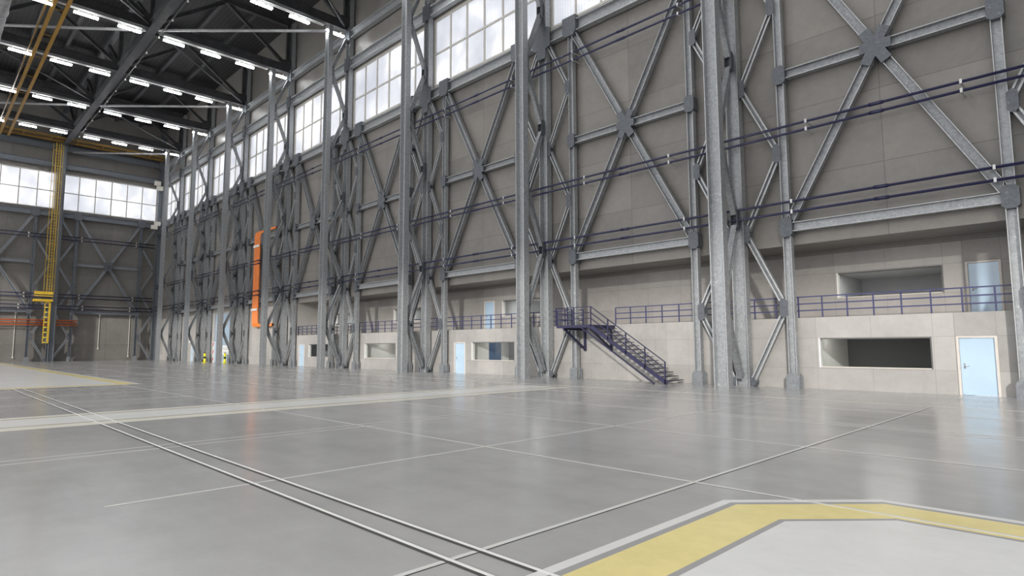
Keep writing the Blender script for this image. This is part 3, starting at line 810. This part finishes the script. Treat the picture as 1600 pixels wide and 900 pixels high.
# ------------------------------------------------------------------ floor markings
n = 10
def mark(mb, mat):
    global n
    o = mb.build('trim_%d' % n, mat); o['kind'] = 'structure'; n += 1; return o
def quad(x0, x1, y0, y1, z=.003): return MB().box(x0, x1, y0, y1, z-.002, z)
def flatpoly(pts, z, zz=.002): return MB().poly_prism([V((a, b, z-zz)) for a, b in pts], V((0, 0, zz)))
def inset_loop(x, y, c):       # chamfered corner region: outer vertical x, top y, chamfer
    return None
def ring(outer, inner, z):
    m = MB()
    for i in range(len(outer)-1):
        m.poly_prism([V((*outer[i], z-.002)), V((*outer[i+1], z-.002)), V((*inner[i+1], z-.002)), V((*inner[i], z-.002))], V((0, 0, .002)))
    return m
def loop(d):                   # path of the near pad edge, d metres inside the outer white line
    k = math.tan(math.radians(22.5))
    x, y = -3.48+d, 8.24-d
    return [(x, -12), (x, 6.93-d*.45), (-2.17+d*.42, y), (14, y)]
def inside(d): return loop(d)+[(14, -12)]
mark(flatpoly(inside(.86), .006), 'pwhite')
mark(ring(loop(0), loop(.115), .006), 'pwhite2')
mark(ring(loop(.115), loop(.20), .006), 'pgrey')
mark(ring(loop(.20), loop(.79), .006), 'pyellow')
mark(ring(loop(.79), loop(.86), .006), 'pgrey')
# far pad
mark(quad(-100.5, -36.2, -30, 7.65, .006), 'pwhite')
mark(ring([(-35.45, -30), (-35.45, 8.25), (-101.2, 8.25), (-101.2, -30)], [(-36.2, -30), (-36.2, 7.65), (-100.5, 7.65), (-100.5, -30)], .006), 'pyellow')
mark(ring([(-35.15, -30), (-35.15, 8.5), (-101.4, 8.5)], [(-35.4, -30), (-35.4, 8.3), (-101.25, 8.3)], .006), 'pwhite2')
# wide band
mark(quad(-20.62, -20.2, -30, 20.9, .006), 'pcream'); mark(quad(-20.2, -20.02, -30, 20.9, .006), 'polive'); mark(quad(-20.02, -18.22, -30, 20.9, .006), 'pwhite')
mark(quad(-18.22, -18.06, -30, 20.9, .006), 'polive'); mark(quad(-18.06, -17.4, -30, 20.9, .006), 'pcream')
# line along the long wall
mark(quad(-105, 40, 21.6, 21.72, .004), 'pcream')
mark(quad(-105, 40, 19.0, 19.04, .004), 'joint')
# expansion joints
for y, w_ in ((7.55, .05), (11.52, .05), (15.15, .045), (15.5, .045)): mark(quad(-105 if y > 9 else -35, 40, y-w_/2, y+w_/2, .0085), 'joint')
for x, w_ in ((-4.2, .06), (-8.36, .055), (-12.45, .05), (-12.85, .05), (-25., .05), (-29.1, .05), (-33.2, .05), (-41.5, .06), (-50, .06), (-62, .07), (-74, .08), (4., .05)):
    mark(quad(x-w_/2, x+w_/2, 1.7 if x == -8.36 else -30, YW-.02, .0045), 'joint')
    if x > -5: mark(quad(x+w_/2, x+w_/2+.012, -30, 21., .0045), 'dark')
# floor rails
for y in (3.38, 3.74):
    mark(quad(-35.1, 40, y-.018, y+.022, .012), 'railsteel')
    mark(quad(-35.1, 40, y-.05, y-.018, .0052), 'dark')  # shadow side of each rail painted as a flat dark strip

# ------------------------------------------------------------------ light
W = bpy.data.worlds.new('overcast_sky'); SC.world = W; W.use_nodes = True
nt = W.node_tree; nt.nodes.clear()
wo = nt.nodes.new('ShaderNodeOutputWorld'); bg = nt.nodes.new('ShaderNodeBackground'); tc = nt.nodes.new('ShaderNodeTexCoord')
no = nt.nodes.new('ShaderNodeTexNoise'); no.inputs['Scale'].default_value = 3.; no.inputs['Detail'].default_value = 5
rp = nt.nodes.new('ShaderNodeValToRGB'); rp.color_ramp.elements[0].position = .35; rp.color_ramp.elements[0].color = (.86, .88, .92, 1); rp.color_ramp.elements[1].position = .65; rp.color_ramp.elements[1].color = (1.12, 1.11, 1.10, 1)
nt.links.new(tc.outputs['Generated'], no.inputs['Vector']); nt.links.new(no.outputs[0], rp.inputs[0]); nt.links.new(rp.outputs[0], bg.inputs[0])
bg.inputs[1].default_value = 1.95; nt.links.new(bg.outputs[0], wo.inputs[0])
sun = bpy.data.lights.new('low_sun', 'SUN'); sun.energy = 2.5; sun.angle = math.radians(2.2); sun.color = (1., .96, .90)
so = bpy.data.objects.new('low_sun', sun); COL.objects.link(so); so.location = (30, -60, 30)
so.rotation_euler = V((-.47, .82, -.245)).to_track_quat('-Z', 'Y').to_euler()

for k in range(-4, 8):
    al = bpy.data.lights.new('roof_light_row', 'AREA'); al.shape = 'RECTANGLE'; al.size = .3; al.size_y = 30.; al.energy = 1150.
    ao = bpy.data.objects.new('roof_light_row', al); COL.objects.link(ao); ao.location = (XC(k), -21., 29.9)
    if k < 3:
        al2 = al.copy(); ao2 = bpy.data.objects.new('roof_light_row', al2); COL.objects.link(ao2); ao2.location = (XC(k), 10., 29.9)
struct('wall_near_end', MB().box(46, 46.4, -45.4, 28.2, 0, 36.8), 'wall_back')
struct('wall_long_near', MB().box(XE, 46, YW, YW+.4, 0, 36.8), 'wall_back')
struct('wall_opposite_sun_block', MB().box(XB, 46, -45.4, -45, 27.5, 36.8), 'wall_back')  # unseen header added to keep the low sun off the upper walls
# ------------------------------------------------------------------ camera
cd = bpy.data.cameras.new('camera'); co = bpy.data.objects.new('camera', cd); COL.objects.link(co)
cd.sensor_width = 36.; cd.lens = CAMP[0]/1600*36.; cd.clip_end = 600; cd.clip_start = .05
mm = Matrix((RT, UP, -FW)).transposed().to_4x4(); mm.translation = V((0, 0, CH)); co.matrix_world = mm
SC.camera = co
SC.view_settings.view_transform = 'Standard'
SC.view_settings.look = 'None'
SC.view_settings.exposure = 0.
